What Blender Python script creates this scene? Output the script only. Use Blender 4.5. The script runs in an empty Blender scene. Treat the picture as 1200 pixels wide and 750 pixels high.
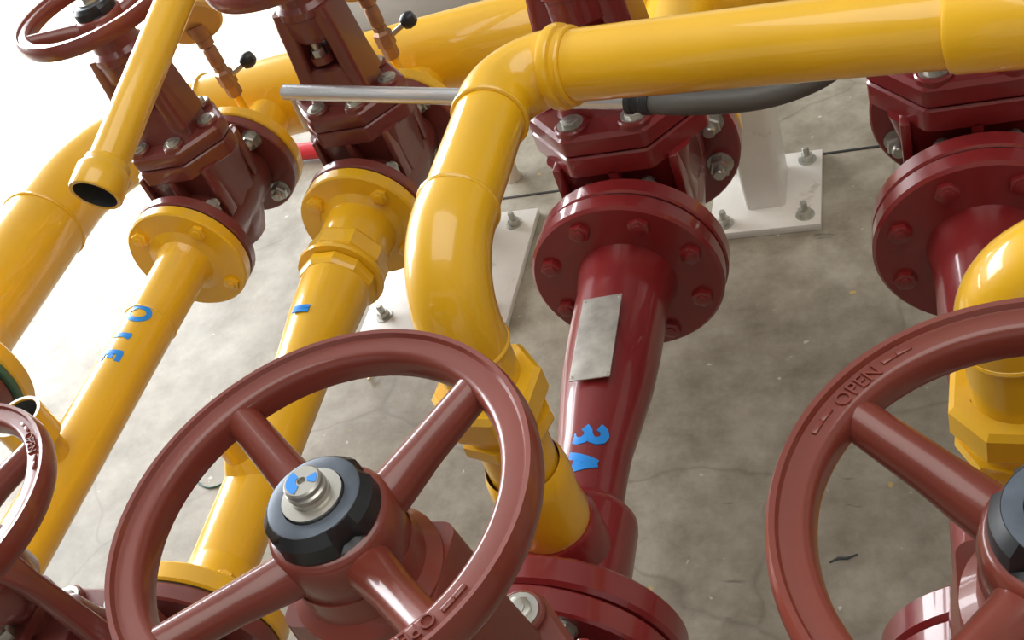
import bpy, bmesh, math, random
from mathutils import Vector, Matrix
random.seed(7)
PI = math.pi
scene = bpy.context.scene
C = scene.collection

# ------------------------------------------------------------------ camera
CAM_H = 1.03
def _rot(ax, t):
    m = [[1,0,0],[0,1,0],[0,0,1]]
    i, j = [(1,2),(2,0),(0,1)][ax]
    s, c = math.sin(t), math.cos(t)
    m[i][i] = m[j][j] = c; m[i][j] = -s; m[j][i] = s
    return Matrix(m)
W2C = _rot(2,-0.42665) @ _rot(0,0.71409) @ Matrix(((1,0,0),(0,0,-1),(0,1,0))) @ _rot(2,-0.50105)
cam_data = bpy.data.cameras.new('camera')
cam = bpy.data.objects.new('camera', cam_data); C.objects.link(cam)
cm = Matrix((W2C[0], -W2C[1], -W2C[2])).transposed().to_4x4()
cm.translation = (0, 0, CAM_H)
cam.matrix_world = cm
cam_data.sensor_width = 36; cam_data.lens = 39.0; cam_data.clip_start = 0.02
scene.camera = cam

# ------------------------------------------------------------------ world, light, exposure
w = bpy.data.worlds.new('world'); scene.world = w; w.use_nodes = True
bg = w.node_tree.nodes['Background']
bg.inputs[0].default_value = (1.0, 0.97, 0.93, 1); bg.inputs[1].default_value = 0.55

def area(name, loc, target, sx, sy, power, color):
    l = bpy.data.lights.new(name, 'AREA'); l.shape = 'RECTANGLE'; l.size = sx; l.size_y = sy
    l.energy = power; l.color = color
    o = bpy.data.objects.new(name, l); C.objects.link(o)
    o.location = loc
    o.rotation_euler = (Vector(target)-Vector(loc)).to_track_quat('-Z','Y').to_euler()
    return o
# daylight entering through the wide opening in the left wall
area('left_opening_daylight', (-3.58, 2.9, 1.36), (0.0, 2.9, 1.26), 4.2, 1.74, 390, (0.95, 0.975, 1.0))

# translucent roof light over the near side of the skid
area('roof_light', (0.3, 0.2, 3.58), (0.3, 0.2, 0.0), 3.2, 2.6, 72, (1.0, 0.97, 0.92))
# sun falling through the open section of the left wall onto the floor
sl = bpy.data.lights.new('sun', 'SUN'); sl.energy = 15.0; sl.angle = math.radians(3.0); sl.color = (1.0, 0.98, 0.95)
so = bpy.data.objects.new('sun', sl); C.objects.link(so); so.location = (-5, 2, 4)
so.rotation_euler = Vector((0.785, -0.04, -0.615)).to_track_quat('-Z','Y').to_euler()

scene.view_settings.view_transform = 'Standard'
scene.view_settings.look = 'None'
scene.view_settings.exposure = 0.0
scene.view_settings.gamma = 1.0
scene.view_settings.use_curve_mapping = False

# ------------------------------------------------------------------ materials
def mat(name, col, rough=0.35, metal=0.0, vary=0.06, scale=9.0, coat=0.0, bump=0.0, bscale=60.0, dirt=None):
    m = bpy.data.materials.new(name); m.use_nodes = True
    nt = m.node_tree; b = nt.nodes['Principled BSDF']
    b.inputs['Roughness'].default_value = rough; b.inputs['Metallic'].default_value = metal
    b.inputs['Coat Weight'].default_value = coat; b.inputs['Coat Roughness'].default_value = 0.05
    tc = nt.nodes.new('ShaderNodeTexCoord')
    n = nt.nodes.new('ShaderNodeTexNoise'); n.inputs['Scale'].default_value = scale; n.inputs['Detail'].default_value = 5
    nt.links.new(tc.outputs['Object'], n.inputs['Vector'])
    r = nt.nodes.new('ShaderNodeValToRGB')
    r.color_ramp.elements[0].position = 0.3; r.color_ramp.elements[1].position = 0.7
    r.color_ramp.elements[0].color = tuple(max(0,c*(1-vary*2)) for c in col)+(1,)
    r.color_ramp.elements[1].color = tuple(min(1,c*(1+vary)+vary*0.01) for c in col)+(1,)
    nt.links.new(n.outputs['Fac'], r.inputs['Fac'])
    out = r.outputs['Color']
    if dirt:
        n2 = nt.nodes.new('ShaderNodeTexNoise'); n2.inputs['Scale'].default_value = dirt[1]; n2.inputs['Detail'].default_value = 8
        n2.inputs['Roughness'].default_value = 0.7
        nt.links.new(tc.outputs['Object'], n2.inputs['Vector'])
        r2 = nt.nodes.new('ShaderNodeValToRGB')
        r2.color_ramp.elements[0].position = dirt[2]; r2.color_ramp.elements[0].color = (0,0,0,1)
        r2.color_ramp.elements[1].position = dirt[2]+0.08; r2.color_ramp.elements[1].color = (1,1,1,1)
        nt.links.new(n2.outputs['Fac'], r2.inputs['Fac'])
        mx = nt.nodes.new('ShaderNodeMix'); mx.data_type = 'RGBA'
        mu = nt.nodes.new('ShaderNodeMath'); mu.operation = 'MULTIPLY'; mu.inputs[1].default_value = dirt[3]
        nt.links.new(r2.outputs['Color'], mu.inputs[0]); nt.links.new(mu.outputs[0], mx.inputs['Factor'])
        nt.links.new(out, mx.inputs['A']); mx.inputs['B'].default_value = dirt[0]+(1,)
        out = mx.outputs['Result']
    nt.links.new(out, b.inputs['Base Color'])
    if bump:
        n3 = nt.nodes.new('ShaderNodeTexNoise'); n3.inputs['Scale'].default_value = bscale; n3.inputs['Detail'].default_value = 3
        nt.links.new(tc.outputs['Object'], n3.inputs['Vector'])
        bp = nt.nodes.new('ShaderNodeBump'); bp.inputs['Strength'].default_value = bump; bp.inputs['Distance'].default_value = 0.002
        nt.links.new(n3.outputs['Fac'], bp.inputs['Height']); nt.links.new(bp.outputs['Normal'], b.inputs['Normal'])
    return m
M = {}
M['yellow'] = mat('yellow_paint', (0.84,0.47,0.010), 0.36, vary=0.05, coat=0.7, bump=0.03, bscale=45, dirt=((0.16,0.09,0.02),38,0.70,0.7))
M['red'] = mat('deep_red_paint', (0.215,0.014,0.015), 0.33, vary=0.08, coat=0.6, bump=0.05, bscale=50)
M['brown'] = mat('brownish_red_paint', (0.18,0.036,0.028), 0.36, vary=0.12, coat=0.4, bump=0.12, bscale=55)
M['wheel'] = mat('wheel_primer_red', (0.205,0.038,0.023), 0.36, vary=0.08, coat=0.4, bump=0.08, bscale=80)
M['steel'] = mat('zinc_steel', (0.55,0.55,0.50), 0.35, 0.85, vary=0.15, scale=40)
M['chrome'] = mat('bright_steel_tube', (0.80,0.82,0.85), 0.28, 0.9, vary=0.05)
M['stem'] = mat('stem_steel', (0.62,0.60,0.54), 0.3, 0.9, vary=0.06)
M['black'] = mat('black_oxide', (0.030,0.033,0.036), 0.38, 0.4, vary=0.15, scale=30)
M['ring'] = mat('worn_nut_face', (0.10,0.12,0.15), 0.42, 0.5, vary=0.2, scale=40)
M['rubber'] = mat('grey_rubber', (0.085,0.082,0.075), 0.5, vary=0.1, bump=0.2, bscale=120)
M['brass'] = mat('tan_brass', (0.36,0.19,0.10), 0.4, 0.35, vary=0.12, scale=30)
M['tan'] = mat('tan_gauge_case', (0.60,0.38,0.12), 0.4, 0.2, vary=0.06)
M['white'] = mat('white_paint', (0.72,0.70,0.66), 0.35, vary=0.06, dirt=((0.40,0.34,0.26),24,0.60,0.5))
M['cream'] = mat('cream_paint', (0.60,0.52,0.42), 0.45, vary=0.06)
M['blue'] = mat('blue_marker', (0.015,0.28,0.85), 0.4, vary=0.05)
M['plate'] = mat('aluminium_plate', (0.42,0.40,0.36), 0.45, 0.5, vary=0.15, scale=60, dirt=((0.6,0.32,0.02),30,0.72,0.8))
M['gasket'] = mat('green_gasket', (0.06,0.14,0.09), 0.6)
M['dark_gasket'] = mat('black_gasket', (0.02,0.018,0.018), 0.6)
M['inside'] = mat('bare_pipe_bore', (0.045,0.05,0.055), 0.6)
M['scarlet'] = mat('scarlet_pipe_paint', (0.50,0.02,0.03), 0.35)
M['glass'] = mat('dial_glass', (0.7,0.7,0.68), 0.1)
M['wire'] = mat('green_wire', (0.06,0.14,0.12), 0.5)
M['flake'] = mat('yellow_flake', (0.6,0.36,0.06), 0.5)
M['wall'] = mat('shed_wall_paint', (0.42,0.40,0.37), 0.8, vary=0.05, scale=3)
M['roof'] = mat('roof_sheet', (0.30,0.30,0.30), 0.7, vary=0.05, scale=3)

def floor_material():
    m = bpy.data.materials.new('concrete_floor'); m.use_nodes = True
    nt = m.node_tree; L = nt.links; b = nt.nodes['Principled BSDF']
    tc = nt.nodes.new('ShaderNodeTexCoord')
    def noise(s, d=8, r=0.6):
        n = nt.nodes.new('ShaderNodeTexNoise'); n.inputs['Scale'].default_value = s; n.inputs['Detail'].default_value = d; n.inputs['Roughness'].default_value = r
        L.new(tc.outputs['Object'], n.inputs['Vector']); return n
    def ramp(src, p0, c0, p1, c1):
        r = nt.nodes.new('ShaderNodeValToRGB'); e = r.color_ramp.elements
        e[0].position = p0; e[0].color = c0+(1,); e[1].position = p1; e[1].color = c1+(1,)
        L.new(src, r.inputs['Fac']); return r
    def mix(f, a, bcol, kind='MIX'):
        x = nt.nodes.new('ShaderNodeMix'); x.data_type = 'RGBA'; x.blend_type = kind
        if isinstance(f, float): x.inputs['Factor'].default_value = f
        else: L.new(f, x.inputs['Factor'])
        L.new(a, x.inputs['A'])
        if isinstance(bcol, tuple): x.inputs['B'].default_value = bcol+(1,)
        else: L.new(bcol, x.inputs['B'])
        return x.outputs['Result']
    base = ramp(noise(3.2).outputs['Fac'], 0.30, (0.26,0.228,0.172), 0.72, (0.47,0.435,0.360)).outputs['Color']
    mott = ramp(noise(16, 10, 0.7).outputs['Fac'], 0.35, (0.60,0.58,0.54), 0.62, (1,1,1)).outputs['Color']
    c = mix(1.0, base, mott, 'MULTIPLY')
    # pale cement specks and dark scuffs
    sp = ramp(noise(70, 2, 0.5).outputs['Fac'], 0.72, (0,0,0), 0.76, (1,1,1)).outputs['Color']
    c = mix(sp, c, (0.55,0.52,0.45))
    yl = ramp(noise(33, 1, 0.4).outputs['Fac'], 0.765, (0,0,0), 0.78, (1,1,1)).outputs['Color']
    c = mix(yl, c, (0.50,0.36,0.12))
    mp = nt.nodes.new('ShaderNodeMapping'); mp.inputs['Scale'].default_value = (5, 22, 5); mp.inputs['Rotation'].default_value = (0,0,0.7)
    L.new(tc.outputs['Object'], mp.inputs['Vector'])
    ns = nt.nodes.new('ShaderNodeTexNoise'); ns.inputs['Scale'].default_value = 2.4; ns.inputs['Detail'].default_value = 4
    L.new(mp.outputs[0], ns.inputs['Vector'])
    sc = ramp(ns.outputs['Fac'], 0.70, (0,0,0), 0.75, (1,1,1)).outputs['Color']
    fs = nt.nodes.new('ShaderNodeMath'); fs.operation = 'MULTIPLY'; fs.inputs[1].default_value = 0.55; L.new(sc, fs.inputs[0])
    c = mix(fs.outputs[0], c, (0.07,0.06,0.05))
    # hairline cracks
    dn = noise(4, 3); dm = nt.nodes.new('ShaderNodeMix'); dm.data_type = 'RGBA'; dm.inputs['Factor'].default_value = 0.12
    L.new(tc.outputs['Object'], dm.inputs['A']); L.new(dn.outputs['Color'], dm.inputs['B'])
    v = nt.nodes.new('ShaderNodeTexVoronoi'); v.feature = 'DISTANCE_TO_EDGE'; v.inputs['Scale'].default_value = 2.2
    L.new(dm.outputs['Result'], v.inputs['Vector'])
    cr = ramp(v.outputs['Distance'], 0.0, (1,1,1), 0.007, (0,0,0)).outputs['Color']
    cf = nt.nodes.new('ShaderNodeMath'); cf.operation = 'MULTIPLY'; cf.inputs[1].default_value = 0.35; L.new(cr, cf.inputs[0])
    c = mix(cf.outputs[0], c, (0.10,0.085,0.065))
    L.new(c, b.inputs['Base Color'])
    rr = ramp(noise(5).outputs['Fac'], 0.3, (0.42,)*3, 0.7, (0.58,)*3).outputs['Color']
    L.new(rr, b.inputs['Roughness'])
    bp = nt.nodes.new('ShaderNodeBump'); bp.inputs['Strength'].default_value = 0.25; bp.inputs['Distance'].default_value = 0.003
    L.new(noise(26, 8, 0.65).outputs['Fac'], bp.inputs['Height']); L.new(bp.outputs['Normal'], b.inputs['Normal'])
    return m
M['floor'] = floor_material()

# ------------------------------------------------------------------ mesh helpers (geo = (verts, faces))
def frame(d):
    d = Vector(d).normalized()
    a = Vector((0,0,1)) if abs(d.z) < 0.95 else Vector((1,0,0))
    x = a.cross(d).normalized(); y = d.cross(x)
    return x, y, d
def lathe(prof, o=(0,0,0), d=(0,0,1), n=32, phase=0.0):
    """prof: list of (r, h). r == 0 closes the end."""
    o = Vector(o); x, y, z = frame(d); V = []; F = []; rows = []
    for r, h in prof:
        if r <= 1e-9:
            rows.append([len(V)]); V.append(o+z*h)
        else:
            rows.append(list(range(len(V), len(V)+n)))
            for k in range(n):
                a = 2*PI*k/n+phase; V.append(o+z*h+x*(r*math.cos(a))+y*(r*math.sin(a)))
    for A, B in zip(rows, rows[1:]):
        for k in range(n):
            k2 = (k+1) % n
            if len(A) == 1 and len(B) == 1: continue
            if len(A) == 1: F.append((A[0], B[k2], B[k]) if False else (A[0], B[k], B[k2])[::-1])
            elif len(B) == 1: F.append((A[k], A[k2], B[0]))
            else: F.append((A[k], A[k2], B[k2], B[k]))
    return V, F
def disc(o, d, r, th, n=40, bev=0.0015, hole=0.0, phase=0.0):
    b = min(bev, th*0.3)
    if hole > 0:
        p = [(hole,0),(r-b,0),(r,b),(r,th-b),(r-b,th),(hole,th),(hole,0)]
    else:
        p = [(0,0),(r-b,0),(r,b),(r,th-b),(r-b,th),(0,th)]
    return lathe(p, o, d, n, phase)
def ring_torus(o, d, R, r, n=36, m=8):
    p = [(R+r*math.cos(2*PI*k/m), r*math.sin(2*PI*k/m)) for k in range(m+1)]
    return lathe(p, o, d, n)
def tube(pts, rad, n=24, cap=True):
    pts = [Vector(p) for p in pts]
    if not isinstance(rad, (list,tuple)): rad = [rad]*len(pts)
    V = []; F = []
    t0 = (pts[1]-pts[0]).normalized(); x, y, _ = frame(t0); prev = t0
    for i, p in enumerate(pts):
        if i == 0: t = t0
        elif i == len(pts)-1: t = (pts[i]-pts[i-1]).normalized()
        else: t = ((pts[i]-pts[i-1]).normalized()+(pts[i+1]-pts[i]).normalized()).normalized()
        q = prev.rotation_difference(t); x = q @ x; y = q @ y; prev = t
        for k in range(n):
            a = 2*PI*k/n; V.append(p+x*(rad[i]*math.cos(a))+y*(rad[i]*math.sin(a)))
    for i in range(len(pts)-1):
        for k in range(n):
            a, b = i*n+k, i*n+(k+1) % n
            F.append((a, b, b+n, a+n))
    if cap:
        F.append(tuple(range(n))[::-1]); F.append(tuple(range(len(V)-n, len(V))))
    return V, F
def hollow_tube(p, d, r_out, r_in, length, n=28):
    return lathe([(r_in,length-0.03 if length > 0.04 else length*0.3),(r_in,length),(r_out-0.0008,length),(r_out,length-0.001),(r_out,0)], p, d, n)
def round_path(pts, rad, seg=8):
    """polyline with its corners turned into arcs of bend radius rad."""
    pts = [Vector(p) for p in pts]; out = [pts[0]]
    for i in range(1, len(pts)-1):
        a, b, c = pts[i-1], pts[i], pts[i+1]
        u = (a-b).normalized(); v = (c-b).normalized()
        ang = u.angle(v); tl = rad/math.tan(ang/2)
        s, e = b+u*tl, b+v*tl
        cen = b+(u+v).normalized()*(rad/math.sin(ang/2))
        s0, e0 = s-cen, e-cen
        tot = s0.angle(e0); axis = s0.cross(e0).normalized()
        for k in range(seg+1):
            out.append(cen+Matrix.Rotation(tot*k/seg, 3, axis) @ s0)
    out.append(pts[-1]); return out
def box(c, s, bev=0.0, rot=None):
    bm = bmesh.new(); bmesh.ops.create_cube(bm, size=1.0)
    for v in bm.verts: v.co = Vector((v.co.x*s[0], v.co.y*s[1], v.co.z*s[2]))
    if bev > 0: bmesh.ops.bevel(bm, geom=bm.edges[:], offset=bev, segments=2, affect='EDGES', profile=0.5)
    bm.verts.index_update()
    V = [(rot @ v.co if rot is not None else v.co.copy())+Vector(c) for v in bm.verts]
    F = [tuple(v.index for v in f.verts) for f in bm.faces]; bm.free(); return V, F
def loft(secs, n=8):
    """secs: list of (z, hx, hy, rc[, cx, cy]) rounded rectangles stacked along z."""
    V = []; F = []; cnt = 4*n
    for s in secs:
        z, hx, hy, rc = s[:4]; cx, cy = (s[4], s[5]) if len(s) > 4 else (0,0)
        rc = min(rc, hx*0.999, hy*0.999)
        for q, (sx, sy) in enumerate(((1,1),(-1,1),(-1,-1),(1,-1))):
            for k in range(n):
                a = PI/2*q+PI/2*k/(n-1)
                V.append(Vector((cx+sx*(hx-rc)+rc*math.cos(a), cy+sy*(hy-rc)+rc*math.sin(a), z)))
    for i in range(len(secs)-1):
        for k in range(cnt):
            a, b = i*cnt+k, i*cnt+(k+1) % cnt
            F.append((a, b, b+cnt, a+cnt))
    F.append(tuple(range(cnt))[::-1]); F.append(tuple(range(len(V)-cnt, len(V))))
    return V, F
def poly_prism(pts, rc, levels, n=5):
    """rounded polygon (counter-clockwise pts); levels: list of (z, inset)."""
    P = [Vector((p[0],p[1],0)) for p in pts]; m = len(P); V = []; F = []; cnt = m*n
    for z, inset in levels:
        for i in range(m):
            a, b, c = P[i-1], P[i], P[(i+1) % m]
            u = (a-b).normalized(); v = (c-b).normalized(); ang = u.angle(v)
            bis = (u+v).normalized(); r = max(rc-inset, 1e-4)
            cen = b+bis*(rc/math.sin(ang/2))
            s0 = cen+(b+u*(rc/math.tan(ang/2))-cen).normalized()*r; e0 = cen+(b+v*(rc/math.tan(ang/2))-cen).normalized()*r
            tot = (s0-cen).angle(e0-cen)
            for k in range(n):
                w_ = Matrix.Rotation(tot*k/(n-1), 3, 'Z') @ (s0-cen)
                V.append(Vector((cen.x+w_.x, cen.y+w_.y, z)))
    for i in range(len(levels)-1):
        for k in range(cnt):
            a, b = i*cnt+k, i*cnt+(k+1) % cnt
            F.append((a, b, b+cnt, a+cnt))
    F.append(tuple(range(cnt))[::-1]); F.append(tuple(range(len(V)-cnt, len(V))))
    return V, F
def hexbolt(r, h, stud=0.0, washer=0.0):
    parts = []
    z = 0.0
    if washer: parts.append(lathe([(0,0),(washer,0),(washer,0.0016),(0,0.0016)], n=16)); z = 0.0016
    parts.append(lathe([(0,z),(r,z),(r,z+h*0.85),(r*0.86,z+h),(0,z+h)], n=6))
    if stud: parts.append(lathe([(r*0.55,z+h*0.9),(r*0.55,z+h+stud*0.85),(r*0.45,z+h+stud),(0,z+h+stud)], n=10))
    return parts
def merge(*geos):
    V = []; F = []
    for g in geos:
        o = len(V); V += [Vector(v) for v in g[0]]; F += [tuple(i+o for i in f) for f in g[1]]
    return V, F

def mesh_of(name, geo, material, smooth=38):
    me = bpy.data.meshes.new(name)
    me.from_pydata([tuple(v) for v in geo[0]], [], geo[1]); me.validate()
    bm = bmesh.new(); bm.from_mesh(me); bmesh.ops.remove_doubles(bm, verts=bm.verts, dist=1e-6)
    bmesh.ops.recalc_face_normals(bm, faces=bm.faces); bm.to_mesh(me); bm.free()
    me.materials.append(material)
    me.shade_smooth(); me.set_sharp_from_angle(angle=math.radians(smooth))
    return me
def world_off(p):
    v = Vector((0,0,0))
    while p: v += p.location; p = p.parent
    return v
def obj(name, geos, m, parent=None, local=False, smooth=38, loc=None):
    """one mesh object; world coordinates unless local."""
    geo = merge(*geos) if isinstance(geos, list) else geos
    off = Vector((0,0,0)) if (local or parent is None) else world_off(parent)
    geo = ([Vector(v)-off for v in geo[0]], geo[1])
    o = bpy.data.objects.new(name, mesh_of(name, geo, M[m] if isinstance(m, str) else m, smooth))
    C.objects.link(o); o.parent = parent
    if loc is not None: o.location = loc
    return o
def place(name, me, pos, d, parent, spin=0.0):
    """a shared mesh placed at a local position with its z axis along d."""
    o = bpy.data.objects.new(name, me); C.objects.link(o); o.parent = parent
    x, y, z = frame(d)
    r = Matrix((x, y, z)).transposed() @ Matrix.Rotation(spin, 3, 'Z')
    o.matrix_local = Matrix.Translation(pos) @ r.to_4x4()
    return o
def tag(o, label, cat, group=None):
    o['label'] = label; o['category'] = cat
    if group: o['group'] = group
    return o
def thing(name, label, cat, loc=(0,0,0), group=None):
    o = bpy.data.objects.new(name, None); C.objects.link(o); o.location = loc; o.empty_display_size = 0.05
    return tag(o, label, cat, group)
def struct(o):
    o['kind'] = 'structure'; return o
def copy_tree(o, parent=None):
    c = o.copy(); C.objects.link(c); c.parent = parent
    for ch in list(o.children): copy_tree(ch, c)
    return c

# ------------------------------------------------------------------ the setting
AX = 0.31                     # height of the pipe axes above the floor
struct(obj('floor', box((-1.5,2.0,-0.05), (13,12,0.1)), 'floor'))
struct(obj('wall_left', [box((-3.72,2.0,0.255), (0.16,12,0.51)), box((-3.72,2.0,2.785), (0.16,12,1.63)), box((-3.72,-1.32,1.24), (0.16,5.36,1.46)), box((-3.72,5.25,1.24), (0.16,5.5,1.46))], 'wall'))
struct(obj('wall_right', box((3.6,2.0,1.8), (0.2,12,3.6)), 'wall'))
struct(obj('wall_back', box((-0.05,6.6,1.8), (7.3,0.2,3.6)), 'wall'))
struct(obj('ceiling', box((-0.05,2.0,3.68), (7.5,12,0.12)), 'roof'))
# saw-cut joint in the slab
struct(obj('trim_1', box((-0.42,1.325,0.0006), (1.1,0.004,0.0016), rot=Matrix.Rotation(0.02,3,'Z')), 'dark_gasket'))

# ------------------------------------------------------------------ bolts shared
ME = {}
ME['stud80'] = mesh_of('flange_nut', merge(*hexbolt(0.0125,0.012,0.010,0.0145)), M['steel'])
ME['stud50'] = mesh_of('flange_nut', merge(*hexbolt(0.0115,0.011,0.008,0.0135)), M['steel'])
ME['bonnet'] = mesh_of('bonnet_bolt', merge(*hexbolt(0.0090,0.0032,0.0012,0.0130)), M['steel'])
ME['bonnet50'] = mesh_of('bonnet_bolt', merge(*hexbolt(0.0078,0.0032,0.0012,0.0110)), M['steel'])
ME['head_y'] = mesh_of('bolt_head', merge(*hexbolt(0.0105,0.0055,0.002)), M['yellow'])
ME['head_r'] = mesh_of('bolt_head', merge(*hexbolt(0.0105,0.0055,0.002)), M['red'])
ME['gland'] = mesh_of('gland_nut', merge(*hexbolt(0.0075,0.009,0.016)), M['steel'])
ME['anchor'] = mesh_of('anchor_bolt', merge(*hexbolt(0.009,0.009,0.012,0.013)), M['steel'])

# ------------------------------------------------------------------ gate valve
def text_geo(body, size, extrude):
    cu = bpy.data.curves.new('txt', 'FONT'); cu.body = body; cu.size = size; cu.extrude = extrude
    cu.align_x = 'CENTER'; cu.align_y = 'CENTER'; cu.resolution_u = 3
    o = bpy.data.objects.new('txt', cu); C.objects.link(o)
    dg = bpy.context.evaluated_depsgraph_get()
    me = bpy.data.meshes.new_from_object(o.evaluated_get(dg))
    V = [v.co.copy() for v in me.vertices]; F = [tuple(p.vertices) for p in me.polygons]
    bpy.data.objects.remove(o); bpy.data.curves.remove(cu); bpy.data.meshes.remove(me)
    return V, F

def make_handwheel(root, R, H, hub_k, text):
    """handwheel part, origin at wheel centre; children: spokes, nut, stem end, lettering."""
    k = R/0.1135
    w_, h_ = 0.0205*k, 0.019*k
    ri = R-w_
    prof = [(ri+0.0016,-h_*0.44),(ri,-h_*0.12),(ri+0.0008,h_*0.24),(ri+w_*0.12,h_*0.44),(ri+w_*0.24,h_*0.50),
            (ri+w_*0.62,h_*0.47),(ri+w_*0.68,h_*0.48),(ri+w_*0.74,h_*0.62),(ri+w_*0.86,h_*0.64),
            (R-0.0010,h_*0.42),(R,h_*0.1),(R-0.001,-h_*0.25),(R-w_*0.18,-h_*0.50),(ri+w_*0.3,-h_*0.52),(ri+0.0016,-h_*0.44)]
    rim = lathe(prof, n=96)
    hub = lathe([(0,-0.022*k),(0.030*k,-0.022*k),(0.033*k,-0.017*k),(0.034*k,0.0),(0.0325*k,0.010*k),(0.030*k,0.0125*k),(0,0.0125*k)], n=40)
    DH = -0.0165*k
    hub = ([Vector(v)+Vector((0,0,DH)) for v in hub[0]], hub[1])
    dn = lambda g: ([Vector((v[0],v[1],0.0125*k+(v[2]-0.0125*k)*0.74+DH)) for v in g[0]], g[1])
    wheel = obj('handwheel', [rim, hub], 'wheel', root, local=True, smooth=50)
    wheel.location = (0,0,H)
    spoke_geo = tube([(0.020*k,0,-0.021*k),(0.036*k,0,-0.0195*k),(0.060*k,0,-0.012*k),(ri+w_*0.40,0,-0.001*k)],
                     [0.0155*k,0.0125*k,0.0108*k,0.0098*k], n=18)
    me = mesh_of('spoke', spoke_geo, M['wheel'])
    for q in range(4):
        o = bpy.data.objects.new('spoke', me); C.objects.link(o); o.parent = wheel; o.rotation_euler = (0,0,q*PI/2+0.0)
    # slotted round nut on top of the hub
    NV = lathe([(0.0235*k,0.0125*k),(0.0285*k,0.0125*k),(0.0295*k,0.014*k),(0.0288*k,0.026*k),(0.0245*k,0.0335*k),(0.0225*k,0.0335*k),(0.0225*k,0.0125*k)], n=48)
    V, F = NV
    V = [v.copy() for v in V]
    for v in V:                      # four wrench slots
        a = math.atan2(v.y, v.x); r = math.hypot(v.x, v.y)
        if r > 0.028*k and v.z > 0.013*k and abs(((a+PI/4) % (PI/2))-PI/4) < 0.16:
            v.x *= 0.0248*k/r; v.y *= 0.0248*k/r
    nut = obj('lock_nut', dn((V,F)), 'black', wheel, local=True, smooth=30)
    obj('worn_face', dn(lathe([(0.0165*k,0.0336*k),(0.0236*k,0.0338*k),(0.0246*k,0.0332*k),(0.0244*k,0.030*k),(0.0165*k,0.030*k),(0.0165*k,0.0336*k)], n=40)), 'ring', wheel, local=True)
    st = lathe([(0.0158*k,0.028*k),(0.0158*k,0.0362*k),(0.0104*k,0.0368*k),(0.0104*k,0.040*k),(0.0090*k,0.0405*k),(0.0104*k,0.0428*k),(0.0104*k,0.0445*k),(0.0090*k,0.046*k),
                (0.0098*k,0.0470*k),(0.0098*k,0.0500*k),(0.0088*k,0.0512*k),(0.0022*k,0.0512*k),(0.0020*k,0.047*k),(0,0.047*k)], n=32)
    obj('stem_end', dn(st), 'stem', wheel, local=True, smooth=30)
    bl = lathe([(0.0030*k,0.0515*k),(0.0080*k,0.0515*k)], n=32)
    bl = (bl[0], [f for i, f in enumerate(bl[1]) if (i % 32) < 11 or 19 <= (i % 32) < 23])
    obj('paint_mark', dn(bl), 'blue', wheel, local=True)
    # cast lettering and direction bars on the rim
    rt = ri+w_*0.38
    def bend(geo, r0, z0):
        out = []
        for v in geo[0]:
            a = PI/2-v.x/r0-0.075; r = r0+v.y
            out.append(Vector((r*math.cos(a), r*math.sin(a), z0+v.z)))
        return out, geo[1]
    tz = h_*0.46
    bars = [bend(box((s*0.0235*k+dx, 0.0018*k, 0), (0.0075*k,0.0026*k,0.0034*k), 0.0006), rt, tz) for s in (-1,1) for dx in (-0.0037*k, 0.0037*k)]
    tg = bend(text_geo(text, 0.0100*k, 0.0014*k), rt, tz+0.0004)
    obj('cast_lettering', [tg]+bars, 'wheel', wheel, local=True, smooth=30)
    return wheel

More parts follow.
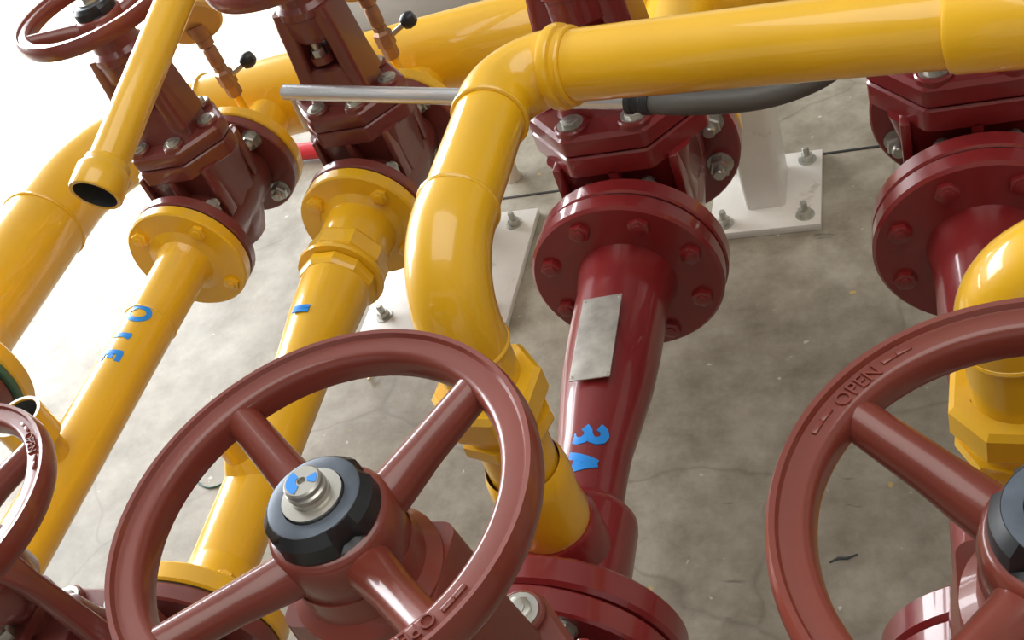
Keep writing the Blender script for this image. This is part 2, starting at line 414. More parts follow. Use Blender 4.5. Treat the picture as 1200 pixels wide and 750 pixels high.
def make_valve(name, label, k, L, H, rf, nb, paint, ring_bolt, bonnet_me, stud_me):
    """k: sectional scale (1 for the larger size), L: half face-to-face, H: wheel height over the pipe axis."""
    t = thing(name, label, 'gate valve')
    zk = H/0.325
    fth = 0.020*k
    pos_y = [(0.044*k, L-fth+0.0005)]
    # body: barrel between the flanges and a flat wedge housing rising to the bonnet joint
    barrel = lathe([(0.050*k,-L+fth*0.5),(0.058*k,-L+fth*1.3),(0.060*k,-L*0.5),(0.064*k,0),(0.060*k,L*0.5),(0.058*k,L-fth*1.3),(0.050*k,L-fth*0.5)], d=(0,1,0), n=40)
    house = loft([(-0.074*zk,0.026*k,0.020*k,0.018*k),(-0.062*zk,0.046*k,0.036*k,0.03*k),(-0.03*zk,0.058*k,0.044*k,0.03*k),(0.02*zk,0.062*k,0.046*k,0.022*k),
                  (0.060*zk,0.064*k,0.050*k,0.018*k),(0.094*zk,0.072*k,0.056*k,0.018*k)])
    ribs = [box((0,s*0.056*k,0.055*zk),(0.010*k,0.028*k,0.080*zk),0.002) for s in (-1,1)]
    ribs += [box((x,s*0.050*k,0.055*zk),(0.009*k,0.022*k,0.080*zk),0.002) for x in (-0.058*k,0.058*k) for s in (-1,1)]
    obj('body', [barrel, house]+ribs, paint, t, local=True, smooth=42)
    for s in (-1, 1):
        fl = obj('flange', disc((0,s*(L-fth),0),(0,s,0),rf,fth,48,0.002), paint, t, local=True)
        rb = rf*0.79
        for q in range(nb):
            a = 2*PI*(q+0.5)/nb
            p = Vector((rb*math.cos(a), s*(L-fth), rb*math.sin(a)))
            place('flange_nut', stud_me, p, (0,-s,0), fl, spin=q*1.3)
    # bonnet joint: two stacked six-sided plates with bolt bosses
    hexa = [(0.088*k,-0.014*k),(0.088*k,0.014*k),(0.040*k,0.070*k),(-0.040*k,0.070*k),(-0.088*k,0.014*k),(-0.088*k,-0.014*k),(-0.040*k,-0.070*k),(0.040*k,-0.070*k)]
    obj('body_flange', poly_prism(hexa, 0.010*k, [(0.088*zk,0.004*k),(0.091*zk,0),(0.111*zk,0),(0.113*zk,0.002*k)]), paint, t, local=True)
    bf_top = 0.136*zk
    spots = [(sx*0.031*k,sy*0.052*k) for sx in (-1,1) for sy in (-1,1)]+[(-0.068*k,0),(0.068*k,0)]
    bosses = [lathe([(0.0165*k,0.115*zk),(0.0165*k,bf_top+0.0035),(0.0150*k,bf_top+0.005),(0,bf_top+0.005)], o=(px,py,0), n=24) for px,py in spots]
    bfl = obj('bonnet_flange', [poly_prism(hexa, 0.010*k, [(0.1145*zk,0.002*k),(0.117*zk,0),(0.132*zk,0),(bf_top,0.004*k)])]+bosses, paint, t, local=True)
    for n_, (px, py) in enumerate(spots):
        place('bonnet_bolt', bonnet_me, Vector((px,py,bf_top+0.005)), (0,0,1), bfl, spin=n_*0.7)
    # bonnet, gland and yoke
    obj('bonnet', [loft([(0.132*zk,0.052*k,0.042*k,0.02*k),(0.148*zk,0.048*k,0.038*k,0.02*k),(0.172*zk,0.042*k,0.034*k,0.02*k),(0.182*zk,0.040*k,0.033*k,0.02*k),(0.186*zk,0.034*k,0.028*k,0.02*k)])], paint, t, local=True)
    gl = obj('gland_flange', [loft([(0.194*zk,0.016*k,0.036*k,0.013*k),(0.204*zk,0.016*k,0.036*k,0.013*k)]), lathe([(0.015*k,0.184*zk),(0.015*k,0.208*zk),(0.012*k,0.211*zk)], n=20)], paint, t, local=True)
    for sx in (-1,1):
        place('gland_nut', ME['gland'], Vector((0,sx*0.026*k,0.204*zk)), (0,0,1), gl)
    for sx in (-1,1):
        arm = []
        for (z0,x0,a0,b0) in ((0.150,0.040,0.013,0.036),(0.186,0.036,0.013,0.034),(0.22,0.034,0.013,0.032),(0.245,0.031,0.014,0.032),(0.268,0.026,0.016,0.032)):
            arm.append((z0*zk, a0*k, b0*k, 0.008*k, sx*x0*k, 0))
        obj('yoke_arm', [loft(arm)], paint, t, local=True, smooth=45)
    obj('yoke_head', [lathe([(0,0.222*zk),(0.030*k,0.222*zk),(0.040*k,0.234*zk),(0.040*k,0.258*zk),(0.042*k,0.260*zk),(0.042*k,0.270*zk),(0.035*k,0.276*zk),(0.034*k,0.292*zk),(0,0.292*zk)], n=40)], paint, t, local=True)
    obj('stem', lathe([(0.011*k,0.17*zk)]+[(0.0105*k+(0.0012*k if i % 2 else 0), (0.205+0.0030*i)*zk) for i in range(14)]+[(0.010*k,0.255*zk)], n=20), 'stem', t, local=True)
    return t

def wheel_of(t):
    return [c for c in t.children if c.name.startswith('handwheel')][0]

V80 = dict(k=1.0, L=0.1015, H=0.325, rf=0.095, nb=8, paint='red')
X0, X1, X2, X3, X4 = -1.160, -0.863, -0.632, -0.285, 0.038
Z2 = AX-0.008

big = make_valve('gate_valve', 'x', 1.0, 0.1015, 0.328, 0.095, 8, 'red', None, ME['bonnet'], ME['stud80'])
make_handwheel(big, 0.1135, 0.328, 1.0, 'OPEN')
small = make_valve('gate_valve', 'x', 0.80, 0.089, 0.290, 0.076, 4, 'brown', None, ME['bonnet50'], ME['stud50'])
make_handwheel(small, 0.095, 0.290, 0.85, 'OPEN')
valves = [  # source, location, wheel spin, label
    (big, (X3-0.006, 0.275, AX), math.radians(-130), 'nearest red gate valve, whose whole brown handwheel fills the lower left centre'),
    (big, (X4, 0.262, AX), math.radians(53), 'near red gate valve at the right edge with handwheel cut off by the frame'),
    (big, (X3, 0.8935, AX), 0.6, 'deep red gate valve behind the spool that carries the metal nameplate'),
    (big, (X4, 0.8935, AX), 0.4, 'deep red gate valve at far right under the yellow cross pipe'),
    (small, (X1, 0.987, AX), math.radians(35), 'brownish red gate valve at upper left behind the slim open yellow pipe'),
    (small, (X2, 1.022, Z2), 0.3, 'brownish red gate valve that the bright steel tube lies across'),
    (small, (X2+0.010, 0.302, Z2), math.radians(-44), 'brownish red gate valve at bottom left corner below the open yellow stub'),
]
VAL = []
for i, (src, loc, spin, lab) in enumerate(valves):
    first = not src.get('used')
    v = src if first else copy_tree(src)
    src['used'] = 1
    v.location = loc; v['label'] = lab; v['category'] = 'gate valve'; v['group'] = 'gate valves'
    wheel_of(v).rotation_euler = (0,0,spin)
    VAL.append(v)
for v in VAL:
    if 'used' in v: del v['used']
# the two near red valves have brown primed upper works; the small near one has slim yoke arms
for v in VAL[:2]:
    for c in v.children:
        if c.name.split('.')[0] in ('yoke_arm','yoke_head','bonnet','bonnet_flange','gland_flange'):
            c.material_slots[0].link = 'OBJECT'; c.material_slots[0].material = M['wheel']
kk = 0.80; zz = 0.290/0.325
for c, sx in zip([c for c in VAL[6].children if c.name.startswith('yoke_arm')], (-1,1)):
    c.data = mesh_of('yoke_arm', loft([(z0*zz, a0*kk, b0*kk, 0.005*kk, sx*x0*kk, 0) for (z0,x0,a0,b0) in
        ((0.130,0.062,0.010,0.018),(0.165,0.060,0.008,0.012),(0.22,0.052,0.008,0.010),(0.245,0.044,0.009,0.010),(0.268,0.030,0.014,0.014))]), M['brown'])

def flange_pair_bolts(parent, x, y, z, s, rb, nb, me):
    off = world_off(parent)
    for q in range(nb):
        a = 2*PI*(q+0.5)/nb
        place('bolt_head', me, Vector((x+rb*math.cos(a), y, z+rb*math.sin(a)))-off, (0,s,0), parent, spin=q*0.9)

def cyl_strokes(strokes, x, z, y0, r_of, phi0, wd):
    """flat paint strokes lying on a pipe along y; stroke points (s, t): s along -y, t around the pipe towards +x."""
    geos = []
    for st in strokes:
        pts = []
        for (a, b) in zip(st, st[1:]):
            n = max(2, int(math.hypot(b[0]-a[0], b[1]-a[1])/0.0025))
            pts += [(a[0]+(b[0]-a[0])*i/n, a[1]+(b[1]-a[1])*i/n) for i in range(n)]
        pts.append(st[-1])
        V = []; F = []
        for i, p in enumerate(pts):
            a = pts[max(0,i-1)]; b = pts[min(len(pts)-1,i+1)]
            dx, dy = b[0]-a[0], b[1]-a[1]; l = math.hypot(dx,dy) or 1; nx, ny = -dy/l, dx/l
            for lift, sg in ((0.0006,1),(0.0006,-1),(-0.0008,-1),(-0.0008,1)):
                s, t = p[0]+nx*wd*sg, p[1]+ny*wd*sg
                y = y0-s; r = r_of(y); ph = phi0+t/r
                V.append(Vector((x+(r+lift)*math.sin(ph), y, z+(r+lift)*math.cos(ph))))
        m = len(pts)
        for i in range(m-1):
            for q in range(4):
                F.append((i*4+q, i*4+(q+1) % 4, (i+1)*4+(q+1) % 4, (i+1)*4+q))
        F.append((0,1,2,3)); F.append(tuple((m-1)*4+q for q in (3,2,1,0)))
        geos.append((V,F))
    return geos
def arc(cx, cy, r, a0, a1, n=8, ry=None):
    ry = ry or r
    return [(cx+r*math.cos(a0+(a1-a0)*i/n), cy+ry*math.sin(a0+(a1-a0)*i/n)) for i in range(n+1)]

# ------------------------------------------------------------------ header pipe (manifold) with the far-left leg
hd = thing('header_pipe', 'thick yellow header pipe running behind the valves and bending down the left side', 'pipe', (X0, 1.184, 0))
HR = 0.057
def hy(x): return 1.272+0.134*(x+0.5)
HZ = AX
obj('pipe_run', [tube(round_path([(2.2,hy(2.2),HZ),(X0,hy(X0),HZ),(X0,0.722,HZ)], 0.165, 14), HR, 36)], 'yellow', hd)
for p, d in (((X0+0.19,hy(X0+0.19),HZ),(1,0.134,0)), ((X0,hy(X0)-0.19,HZ),(0,1,0)), ((-0.72,hy(-0.72),HZ),(1,0.134,0))):
    obj('weld_bead', ring_torus(p, d, HR, 0.0028), 'yellow', hd)
for (x, z, r, fr, yv, nb) in ((X1,AX,0.030,0.076,0.987+0.089,4),(X2,Z2,0.030,0.076,1.022+0.089,4),(X3,AX,0.0445,0.095,0.8935+0.1015,8),(X4,AX,0.0445,0.095,0.8935+0.1015,8)):
    obj('branch', [lathe([(fr*0.62,0),(r*1.25,0.012),(r,0.035),(r,hy(x)-HR*0.6-yv)], (x,yv+0.016,z), (0,1,0), 32)], 'yellow', hd)
    obj('gasket', disc((x,yv-0.0005,z),(0,1,0),fr*0.96,0.0025), 'dark_gasket', hd)
    f = obj('branch_flange', disc((x,yv+0.002,z),(0,1,0),fr,0.018,48,0.002), 'yellow', hd)
    flange_pair_bolts(f, x, yv+0.020, z, 1, fr*0.79, nb, ME['head_y'])
# flanged lower end of the left leg
obj('end_hub', lathe([(HR,0.06),(HR*1.1,0.03),(0.100,0.0)], (X0,0.735,HZ),(0,1,0),36), 'yellow', hd)
obj('end_flange', disc((X0,0.715,HZ),(0,1,0),0.116,0.022,48,0.003), 'yellow', hd)
obj('gasket', disc((X0,0.707,HZ),(0,1,0),0.115,0.008), 'gasket', hd)
lv = thing('gate_valve', 'red valve flange cut off by the left edge against a green gasket', 'gate valve', (X0,0.54,HZ), 'gate valves')
obj('flange', disc((X0,0.684,HZ),(0,1,0),0.108,0.023,48,0.003), 'brown', lv)
obj('body', [lathe([(0.085,0.0),(0.07,0.02),(0.072,0.12),(0.07,0.20),(0.085,0.225)], (X0,0.46,HZ),(0,1,0),36), disc((X0,0.44,HZ),(0,1,0),0.105,0.023,48,0.003)], 'brown', lv)

# ------------------------------------------------------------------ yellow line one
def spool_root(label, x, y, group):
    return thing('pipe_spool', label, 'pipe spool', (x, y, 0), group)
s1 = spool_root('slim yellow pipe with blue marks between two flanges, leftmost of the flanged lines', X1, 0.6, 'flanged pipe lines')
YF1 = 0.987-0.089
obj('pipe', tube([(X1,YF1-0.02,AX),(X1,0.36,AX)], 0.0302, 32), 'yellow', s1)
obj('neck', lathe([(0.050,0),(0.036,0.006),(0.0315,0.016),(0.0308,0.105),(0.0302,0.107)], (X1,YF1-0.018,AX), (0,-1,0), 32), 'yellow', s1)
obj('weld_bead', ring_torus((X1,YF1-0.126,AX),(0,1,0),0.0302,0.0016), 'yellow', s1)
f = obj('flange', disc((X1,YF1-0.002,AX),(0,-1,0),0.076,0.017,48,0.002), 'yellow', s1)
flange_pair_bolts(f, X1, YF1-0.019, AX, -1, 0.060, 4, ME['head_y'])
obj('gasket', disc((X1,YF1+0.0005,AX),(0,-1,0),0.073,0.003), 'dark_gasket', s1)
SY1 = 0.562
obj('open_stub', [hollow_tube((X1,SY1,AX+0.02),(0,0,1),0.0185,0.015,0.040), hollow_tube((X1,SY1,AX+0.052),(0,0,1),0.0265,0.0225,0.036)], 'yellow', s1)
obj('stub_rim', lathe([(0.0228,0.0866),(0.0262,0.0868),(0.0262,0.0874),(0.0228,0.0874),(0.0228,0.0866)], (X1,SY1,AX+0.0008),(0,0,1),32), 'white', s1)
obj('stub_bore', lathe([(0,0.058),(0.0223,0.058),(0.0223,0.086)], (X1,SY1,AX),(0,0,1),32), 'inside', s1)
marks = [arc(0.010,0.0,0.010,0,PI,8,0.014)+[(0.0,-0.004),(0.006,-0.012),(0.014,-0.012),(0.020,0.0)]]
marks += [[(0.044,-0.014),(0.044,0.008)], [(0.043,0.006),(0.049,0.004)]]
marks += [[(0.070,-0.014),(0.070,0.010)], [(0.070,0.008),(0.082,0.008)], [(0.070,-0.002),(0.079,-0.002)], [(0.070,-0.013),(0.082,-0.013)]]
obj('painted_marks', cyl_strokes(marks, X1, AX, 0.770, lambda y: 0.0303, math.radians(12), 0.0032), 'blue', s1)

# ------------------------------------------------------------------ yellow line two
s2 = spool_root('yellow pipe with a hexagonal union under its flange, passing behind the nearest handwheel', X2, 0.6, 'flanged pipe lines')
YF2 = 1.022-0.089
YN2 = 0.302+0.089
XN2 = X2+0.010
f = obj('flange', disc((X2,YF2-0.002,Z2),(0,-1,0),0.076,0.018,48,0.002), 'yellow', s2)
flange_pair_bolts(f, X2, YF2-0.020, Z2, -1, 0.060, 4, ME['head_y'])
obj('gasket', disc((X2,YF2+0.0005,Z2),(0,-1,0),0.073,0.003), 'dark_gasket', s2)
obj('neck', lathe([(0.052,0),(0.043,0.006),(0.0425,0.016),(0.0415,0.06)], (X2,YF2-0.020,Z2), (0,-1,0), 32), 'yellow', s2)
obj('union_nut', lathe([(0.034,0),(0.046,0.002),(0.048,0.006),(0.048,0.026),(0.044,0.030),(0.034,0.031)], (X2,YF2-0.066,Z2), (0,-1,0), 8, 0.2), 'yellow', s2, smooth=20)
obj('union_collar', [lathe([(0.036,0),(0.0495,0.0015),(0.0505,0.005),(0.0495,0.009),(0.040,0.010)], (X2,YF2-0.097,Z2), (0,-1,0), 36),
                     lathe([(0.036,0),(0.044,0.001),(0.0445,0.012),(0.042,0.016),(0.040,0.017)], (X2,YF2-0.107,Z2), (0,-1,0), 10)], 'yellow', s2, smooth=25)
obj('pipe', lathe([(0.0400,0),(0.0395,0.02),(0.037,0.06),(0.0330,0.10),(0.0308,0.13),(0.0302,YF2-0.12-YN2-0.01)], (X2,YF2-0.12,Z2),(0.0245,-1,0),32), 'yellow', s2)
obj('near_neck', lathe([(0.0302,0.04),(0.034,0.02),(0.046,0.0)], (XN2,YN2+0.020,Z2),(0,1,0),32), 'yellow', s2)
f = obj('near_flange', disc((XN2,YN2+0.002,Z2),(0,1,0),0.076,0.018,48,0.002), 'yellow', s2)
flange_pair_bolts(f, XN2, YN2+0.020, Z2, 1, 0.060, 4, ME['head_y'])
obj('gasket', disc((XN2,YN2-0.002,Z2),(0,1,0),0.0735,0.004), 'dark_gasket', s2)
SY2 = 0.550
obj('open_stub', [hollow_tube((X2+0.006,SY2,Z2+0.022),(0,0,1),0.0150,0.0115,0.066), lathe([(0.024,0),(0.018,0.012),(0.0145,0.016)], (X2+0.006,SY2,Z2+0.024),(0,0,1),24)], 'yellow', s2)
obj('stub_bore', lathe([(0,0.060),(0.0113,0.060),(0.0113,0.0875)], (X2+0.006,SY2,Z2),(0,0,1),24), 'inside', s2)
obj('painted_marks', cyl_strokes([[(0.0,-0.014),(0.0,0.006)],[(0.004,-0.014),(0.004,0.006)]], X2, Z2, 0.745, lambda y: 0.0372, math.radians(4), 0.003), 'blue', s2)

# ------------------------------------------------------------------ red lines three and four
def red_spool(x, yv_near, label):
    s = spool_root(label, x, 0.6, 'flanged pipe lines')
    YF = 0.8935-0.1015; YN = yv_near+0.1015
    prof = [(0.0500,0.0),(0.0470,0.012),(0.0445,0.03),(0.0440,0.095),(0.0420,0.135),(0.0370,0.175),(0.0325,0.21),(0.0318,0.235),(0.0318,0.290)]
    def r_of(y):
        h = YF-0.022-y
        for (r0,h0),(r1,h1) in zip(prof, prof[1:]):
            if h0 <= h <= h1: return r0+(r1-r0)*(h-h0)/(h1-h0)
        return prof[-1][0]
    obj('tapered_pipe', lathe(prof, (x,YF-0.022,AX),(0,-1,0),40), 'red', s)
    f = obj('flange', disc((x,YF-0.001,AX),(0,-1,0),0.095,0.022,56,0.003), 'red', s)
    flange_pair_bolts(f, x, YF-0.023, AX, -1, 0.075, 8, ME['head_r'])
    obj('gasket', disc((x,YF+0.0005,AX),(0,-1,0),0.0925,0.002), 'dark_gasket', s)
    yt0 = YF-0.022-0.272
    obj('tee_body', lathe([(0.0315,0),(0.041,0.001),(0.0455,0.005),(0.0470,0.012),(0.0470,yt0-YN-0.04),(0.052,yt0-YN-0.022)], (x,yt0,AX),(0,-1,0),40), 'red', s)
    f = obj('near_flange', disc((x,YN+0.001,AX),(0,1,0),0.095,0.023,56,0.003), 'red', s)
    flange_pair_bolts(f, x, YN+0.024, AX, 1, 0.075, 8, ME['head_r'])
    obj('gasket', disc((x,YN-0.0015,AX),(0,1,0),0.0880,0.003), 'dark_gasket', s)
    obj('nozzle', lathe([(0.040,0.0),(0.0375,0.036),(0.0365,0.062),(0.034,0.066),(0,0.066)], (x,BY,AX),(0,0,1),32), 'red', s)
    return s, r_of
BY = 0.447
s3, r3 = red_spool(X3-0.002, 0.275, 'red tapered pipe carrying a grey metal nameplate and blue painted figures')
s4, r4 = red_spool(X4, 0.262, 'red tapered pipe at the right edge, mostly hidden by the handwheel')
# nameplate riveted on top of the taper
slope = math.atan2(r3(0.700)-r3(0.610), 0.09)
np_c = Vector((X3-0.002, 0.652, AX+r3(0.652)+0.0036))
rm = Matrix.Rotation(math.radians(-6),3,'Y') @ Matrix.Rotation(slope,3,'X')
npo = obj('nameplate', [box(np_c,(0.038,0.094,0.0016),0.0004,rot=rm), box(np_c-Vector((0,0,0.003)),(0.020,0.085,0.005),0,rot=rm)], 'plate', s3)
for sx in (-1,1):
    for sy in (-1,1):
        p = np_c + rm @ Vector((sx*0.0165,sy*0.0435,0.0008))
        obj('rivet', lathe([(0.0014,-0.0005),(0.0013,0.0005),(0,0.001)], p, (0,0,1), 10), 'steel', npo)
three = [arc(0.003,-0.006,0.0075,PI*0.85,-PI*0.5,6)[::-1], arc(0.003,0.0085,0.007,PI*0.95,-PI*0.45,6)]
let_a = [[(0.024,-0.014),(0.032,0.013)],[(0.032,0.013),(0.041,-0.014)],[(0.027,-0.004),(0.038,-0.004)]]
obj('painted_marks', cyl_strokes(three+let_a, X3, AX, 0.558, r3, math.radians(2), 0.0036), 'blue', s3)

# ------------------------------------------------------------------ yellow bypass pipe over the red lines
bp = thing('bypass_pipe', 'glossy yellow pipe crossing above the red lines and dropping through elbows into one', 'pipe', (X3,BY,AX+0.066))
PR = 0.0256
zt = AX+0.314          # level of the upper run
cA = Vector((X3, BY+0.008, zt)); cB = Vector((X3, 0.668, zt)); cC = Vector((0.060, 0.597, zt+0.022))
b0 = Vector((X3, BY, AX+0.060))
def leg(a, b, r, name='pipe', n=32):
    return obj(name, tube([a,b], r, n), 'yellow', bp)
ER = 0.052
def elbow(a, c, b, r, rad, name='elbow'):
    """elbow fitting at corner c between directions to a and b, with swollen socket ends."""
    u = (Vector(a)-c).normalized(); v = (Vector(b)-c).normalized()
    ang = u.angle(v); tl = rad/math.tan(ang/2)
    pts = round_path([c+u*(tl+0.012), c, c+v*(tl+0.012)], rad, 12)
    e = obj(name, tube(pts, r, 32), 'yellow', bp)
    for d in (u, v):
        obj('weld_bead', ring_torus(c+d*(tl+0.012), d, r-0.0012, 0.0022), 'yellow', e)
    return c+u*tl, c+v*tl
t1, t2 = elbow(b0, cA, cB, PR+0.0016, ER)
t3, t4 = elbow(cA, cB, cC, PR+0.0018, 0.036)
leg(t2, t3, PR)
leg(t4, cC, PR)
obj('collar', lathe([(PR,0),(PR+0.0045,0.002),(PR+0.0055,0.006),(PR+0.0045,0.010),(PR,0.012)], cB+(cC-cB).normalized()*0.040, cC-cB, 36), 'yellow', bp)
leg(t1, b0+Vector((0,0,0.05)), PR)
# union and threaded coupling on the drop
def union(x, y, ztop, par):
    obj('union_nut', lathe([(PR,0),(0.037,0.001),(0.0385,0.004),(0.0385,0.022),(0.035,0.026),(PR,0.027)], (x,y,ztop-0.027),(0,0,1),8,0.3), 'yellow', par, smooth=20)
    obj('union_collar', [lathe([(PR,0),(0.034,0.001),(0.0350,0.004),(0.0345,0.012),(PR,0.013)], (x,y,ztop-0.050),(0,0,1),8,0.1), lathe([(0.030,0),(0.031,0.014)], (x,y,ztop-0.039),(0,0,1),32)], 'yellow', par, smooth=20)
union(X3, BY+0.004, AX+0.222, bp)
cz = AX+0.064
obj('coupling', lathe([(PR,0),(0.0300,0.002),(0.0312,0.010),(0.0296,0.03),(0.0312,0.055),(0.0300,0.066),(PR+0.002,0.072)], (X3,BY,cz),(0,0,1),32), 'yellow', bp)
# right-hand continuation: tee, return and second drop
obj('tee', [lathe([(PR,0),(PR+0.002,0.001),(PR+0.0034,0.004),(PR+0.0034,0.095),(PR+0.002,0.099),(PR,0.1)], cC-(cC-cB).normalized()*0.046, cC-cB, 36),
            lathe([(PR+0.002,0.0),(PR+0.004,0.03),(PR+0.004,0.040),(PR,0.042)], cC, (0,1,0.2), 28)], 'yellow', bp)
far = Vector((0.42, 0.525, zt+0.03)); ret = Vector((0.42, BY+0.012, zt-0.026)); cD = Vector((X4-0.007, BY+0.004, zt-0.030)); b4 = Vector((X4, BY, AX+0.060))
obj('pipe', tube(round_path([cC, far, ret, cD+Vector((0.04,0,0))], 0.035, 8), PR, 28), 'yellow', bp)
t5, t6 = elbow(ret, cD, b4, PR+0.0030, 0.040)
leg(t6, b4+Vector((0,0,0.04)), PR)
union(X4-0.004, BY+0.002, AX+0.188, bp)
obj('coupling', lathe([(PR,0),(0.0315,0.002),(0.0325,0.010),(0.0312,0.02),(0.0325,0.038),(0.0318,0.046),(PR+0.002,0.050)], (X4,BY,cz),(0,0,1),32), 'yellow', bp)

# ------------------------------------------------------------------ loose yellow pipe with an open coupling, upper left
vA = Vector((-0.6472,0.6235,-0.4216+CAM_H)); vB = Vector((-0.627,0.842,-0.358+CAM_H))
vd = (vB-vA).normalized()
vp = thing('vent_pipe', 'slim yellow pipe ending in an open coupling in front of the upper left valve', 'pipe', vA)
obj('pipe', tube([vA+vd*0.02, vA+vd*1.6], 0.0168, 28), 'yellow', vp)
obj('coupling', lathe([(0.0185,0.02),(0.0185,0.0),(0.0215,0.0),(0.0225,0.002),(0.0225,0.022),(0.0212,0.024),(0.0195,0.026),(0.0190,0.032),(0.0168,0.034)], vA-vd*0.008, vd, 32), 'yellow', vp)
obj('coupling_bore', lathe([(0.0184,0.0004),(0.0181,0.030),(0,0.030)], vA-vd*0.008, vd, 32), 'inside', vp)

# ------------------------------------------------------------------ pressure gauges on the branch necks
def gauge(x, y, z0, lean, label):
    g = thing('pressure_gauge', label, 'gauge', (x,y,z0), 'pressure gauges')
    b = Vector((x,y,z0)); up = Vector((lean[0],lean[1],1)).normalized()
    obj('riser_tube', tube([b, b+up*0.062], 0.0055, 16), 'yellow', g)
    nv = obj('needle_valve', [lathe([(0,0.050),(0.0095,0.050),(0.0105,0.054),(0.0105,0.066),(0.0125,0.068),(0.0125,0.086),(0.0090,0.090),(0.0090,0.096),(0,0.096)], b, up, 6), ], 'brass', g, smooth=20)
    side = Vector((0.85,0.35,0.35)).normalized(); p = b+up*0.075
    kn = obj('valve_knob', [lathe([(0,0.030),(0.0075,0.031),(0.0105,0.036),(0.0105,0.044),(0.0075,0.049),(0,0.050)], p, side, 20)], 'black', g)
    obj('knob_stem', tube([p, p+side*0.036], 0.0035, 10), 'steel', kn)
    obj('snubber', [lathe([(0,0.096),(0.0075,0.096),(0.0095,0.100),(0.0095,0.122),(0.0075,0.126),(0.0110,0.128),(0.0110,0.138),(0,0.138)], b, up, 20)], 'brass', g)
    c = b+up*0.172; dd = Vector((-0.35,0.75,0.45)).normalized()
    obj('gauge_stem', tube([b+up*0.136, b+up*0.160], [0.010,0.017], 12), 'brass', g)
    case = obj('dial_case', lathe([(0,-0.016),(0.036,-0.016),(0.040,-0.012),(0.040,0.008),(0.042,0.010),(0.042,0.014),(0.037,0.015),(0.036,0.012),(0,0.012)], c, dd, 40), 'tan', g)
    obj('dial_face', lathe([(0.0365,0.0125),(0,0.0128)], c, dd, 32), 'glass', case)
gauge(X1, 1.135, AX+0.016, (-0.03,0.02), 'brass pressure gauge partly hidden behind the slim open yellow pipe')
gauge(X2-0.005, 1.165, Z2+0.020, (-0.02,0.03), 'brass pressure gauge above the steel tube, mostly out of frame')

# ------------------------------------------------------------------ steel tube and rubber hose
h0 = Vector((-0.640,0.918,-0.536+CAM_H)); h1 = Vector((-0.233,0.800,-0.5365+CAM_H))
hs = thing('rubber_hose', 'bright steel tube with grey rubber hose lying across two valves', 'hose', h0)
obj('steel_tube', tube([h0,h1], 0.0083, 20), 'chrome', hs)
hd_ = (h1-h0).normalized()
obj('ferrule', [lathe([(0.0083,0),(0.0115,0.001),(0.0115,0.006),(0.0098,0.008),(0.0098,0.014),(0.0118,0.016),(0.0118,0.024),(0.0083,0.026)], h1-hd_*0.012, h1-h0, 20)], 'black', hs)
hp = [h1+hd_*0.010, h1+hd_*0.05, Vector((-0.130,0.785,-0.540+CAM_H)), Vector((-0.085,0.792,-0.535+CAM_H)), Vector((-0.052,0.802,-0.522+CAM_H)), Vector((-0.022,0.788,-0.508+CAM_H)), Vector((0.012,0.774,-0.485+CAM_H)), Vector((0.055,0.764,-0.462+CAM_H)), Vector((0.12,0.752,-0.455+CAM_H)), Vector((0.22,0.74,-0.47+CAM_H)), Vector((0.30,0.74,-0.70+CAM_H)), Vector((0.34,0.75,-0.94+CAM_H)), Vector((0.42,0.80,0.012)), Vector((0.6,0.9,0.012))]
def catmull(P, n=6):
    out = []
    for i in range(len(P)-1):
        p0 = P[max(0,i-1)]; p1 = P[i]; p2 = P[i+1]; p3 = P[min(len(P)-1,i+2)]
        for k in range(n):
            t = k/n
            out.append(0.5*((2*p1)+(p2-p0)*t+(2*p0-5*p1+4*p2-p3)*t*t+(3*p1-p0-3*p2+p3)*t**3))
    out.append(P[-1]); return out
obj('hose', tube(catmull(hp), 0.0108, 20), 'rubber', hs)
# thin cream cord hanging from the tube's end
obj('cord', tube([h0+Vector((0.004,0,-0.004)), h0+Vector((-0.004,0.01,-0.03)), h0+Vector((-0.006,0.012,-0.058))], 0.0026, 10), 'cream', hs)

# ------------------------------------------------------------------ supports bolted to the floor
def pedestal(cx, cy, sx, sy, px, py, pw, pd, top, label, anchors):
    t = thing('support_post', label, 'support', (cx,cy,0), 'pipe supports')
    obj('base_plate', box((cx,cy,0.006),(sx,sy,0.012),0.0012), 'white', t)
    obj('post', [loft([(0.010,pw/2,pd/2,0.008,px,py),(top,pw/2,pd/2,0.008,px,py)])], 'white', t)
    for ax, ay in anchors:
        place('anchor_bolt', ME['anchor'], Vector((cx+ax,cy+ay,0.012))-t.location, (0,0,1), t, spin=ax*30)
    return t
pedestal(-0.222,1.247,0.152,0.162,-0.222,1.255,0.056,0.090,HZ-HR+0.004,'white square post on a bolted floor plate right of the nameplate line',((-0.055,-0.06),(0.055,-0.06),(0.055,0.06),(-0.055,0.06)))
pedestal(-0.690,1.150,0.235,0.245,-0.700,1.235,0.056,0.060,HZ-HR-0.02,'white bolted floor plate with post behind the yellow elbow',((0.085,0.09),(-0.085,-0.09),(-0.085,0.09),(0.085,-0.09)))
tag(obj('cream_post', [lathe([(0.0145,0),(0.0145,0.003),(0.0125,0.006),(0.0125,0.245),(0,0.245)], (-0.640,1.372,0),(0,0,1),24), box((-0.640,1.372,0.25),(0.06,0.10,0.012),0.002)], 'cream'), 'thin cream round post standing on the floor beside the white plate', 'support')
fp = thing('floor_pipe', 'bright scarlet pipe lying low on the floor between the two left valves', 'pipe', (-1.2,1.52,0))
obj('pipe', tube([(-1.55,1.53,0.020),(-0.86,1.50,0.020)], 0.016, 20), 'scarlet', fp)
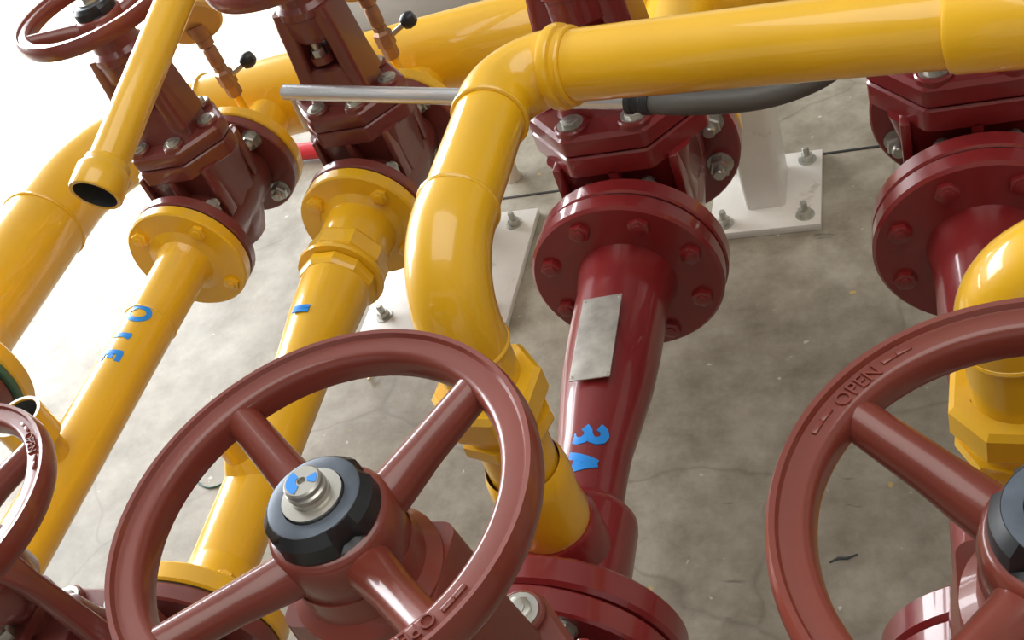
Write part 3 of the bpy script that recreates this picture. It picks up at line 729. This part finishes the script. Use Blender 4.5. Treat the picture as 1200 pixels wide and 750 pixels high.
obj('saddle', [box((-1.25,1.518,0.003),(0.04,0.07,0.006),0.001)], 'cream', fp)

# far block of the next skid, only its foot shows above the header
kb = thing('concrete_plinth', 'pale concrete plinth with cream upright at top behind the header', 'plinth', (-0.90,2.10,0))
obj('block', box((-0.90,2.10,0.05),(0.50,0.30,0.10),0.006), 'wall', kb)
obj('upright', [loft([(0.10,0.04,0.03,0.006,-1.10,2.02),(0.6,0.04,0.03,0.006,-1.10,2.02)])], 'cream', kb)

# ------------------------------------------------------------------ scraps on the floor
wp = [(-1.002,0.812),(-1.001,0.796),(-0.990,0.778),(-0.970,0.765),(-0.953,0.763),(-0.938,0.771),(-0.928,0.786),(-0.922,0.800)]
wz = [Vector((x, y, 0.0014+0.003*(k in (0,7)))) for k, (x, y) in enumerate(wp)]
tag(obj('wire_offcut', tube(catmull(wz,3), 0.0013, 8), 'wire'), 'small curl of dark green wire on the floor inside the wheel', 'wire')
for (px, py, rz, sc, lab) in ((-0.772,0.955,0.5,1.0,'curled yellow paint flake on the floor under the wheel rim'),):
    V = []; F = []
    for i in range(9):
        a = i/8
        for s, zz in ((-1,0.0),(1,0.0)):
            V.append(Vector((px+0.03*(a-0.5)*sc, py+0.012*math.sin(a*7)*sc+s*0.003, 0.002+0.004*abs(math.sin(a*6)))))
    for i in range(8): F.append((2*i,2*i+1,2*i+3,2*i+2))
    top = [v+Vector((0,0,0.0012)) for v in V]; n0 = len(V)
    F2 = [tuple(j+n0 for j in f)[::-1] for f in F]
    side = [(2*i,2*i+2,2*i+2+n0,2*i+n0) for i in range(8)]+[(2*i+1,2*i+1+n0,2*i+3+n0,2*i+3) for i in range(8)]+[(0,n0,n0+1,1),(16,17,17+n0,16+n0)]
    tag(obj('paint_flake', (V+top, F+F2+side), 'flake'), lab, 'paint flake')
tag(obj('twig', tube([(-0.131,0.646,0.0018),(-0.122,0.651,0.0022),(-0.113,0.651,0.0022),(-0.103,0.656,0.0018)], [0.0010,0.0016,0.0014,0.0008], 8), 'inside'), 'short dark twig on the floor inside the right handwheel', 'twig')
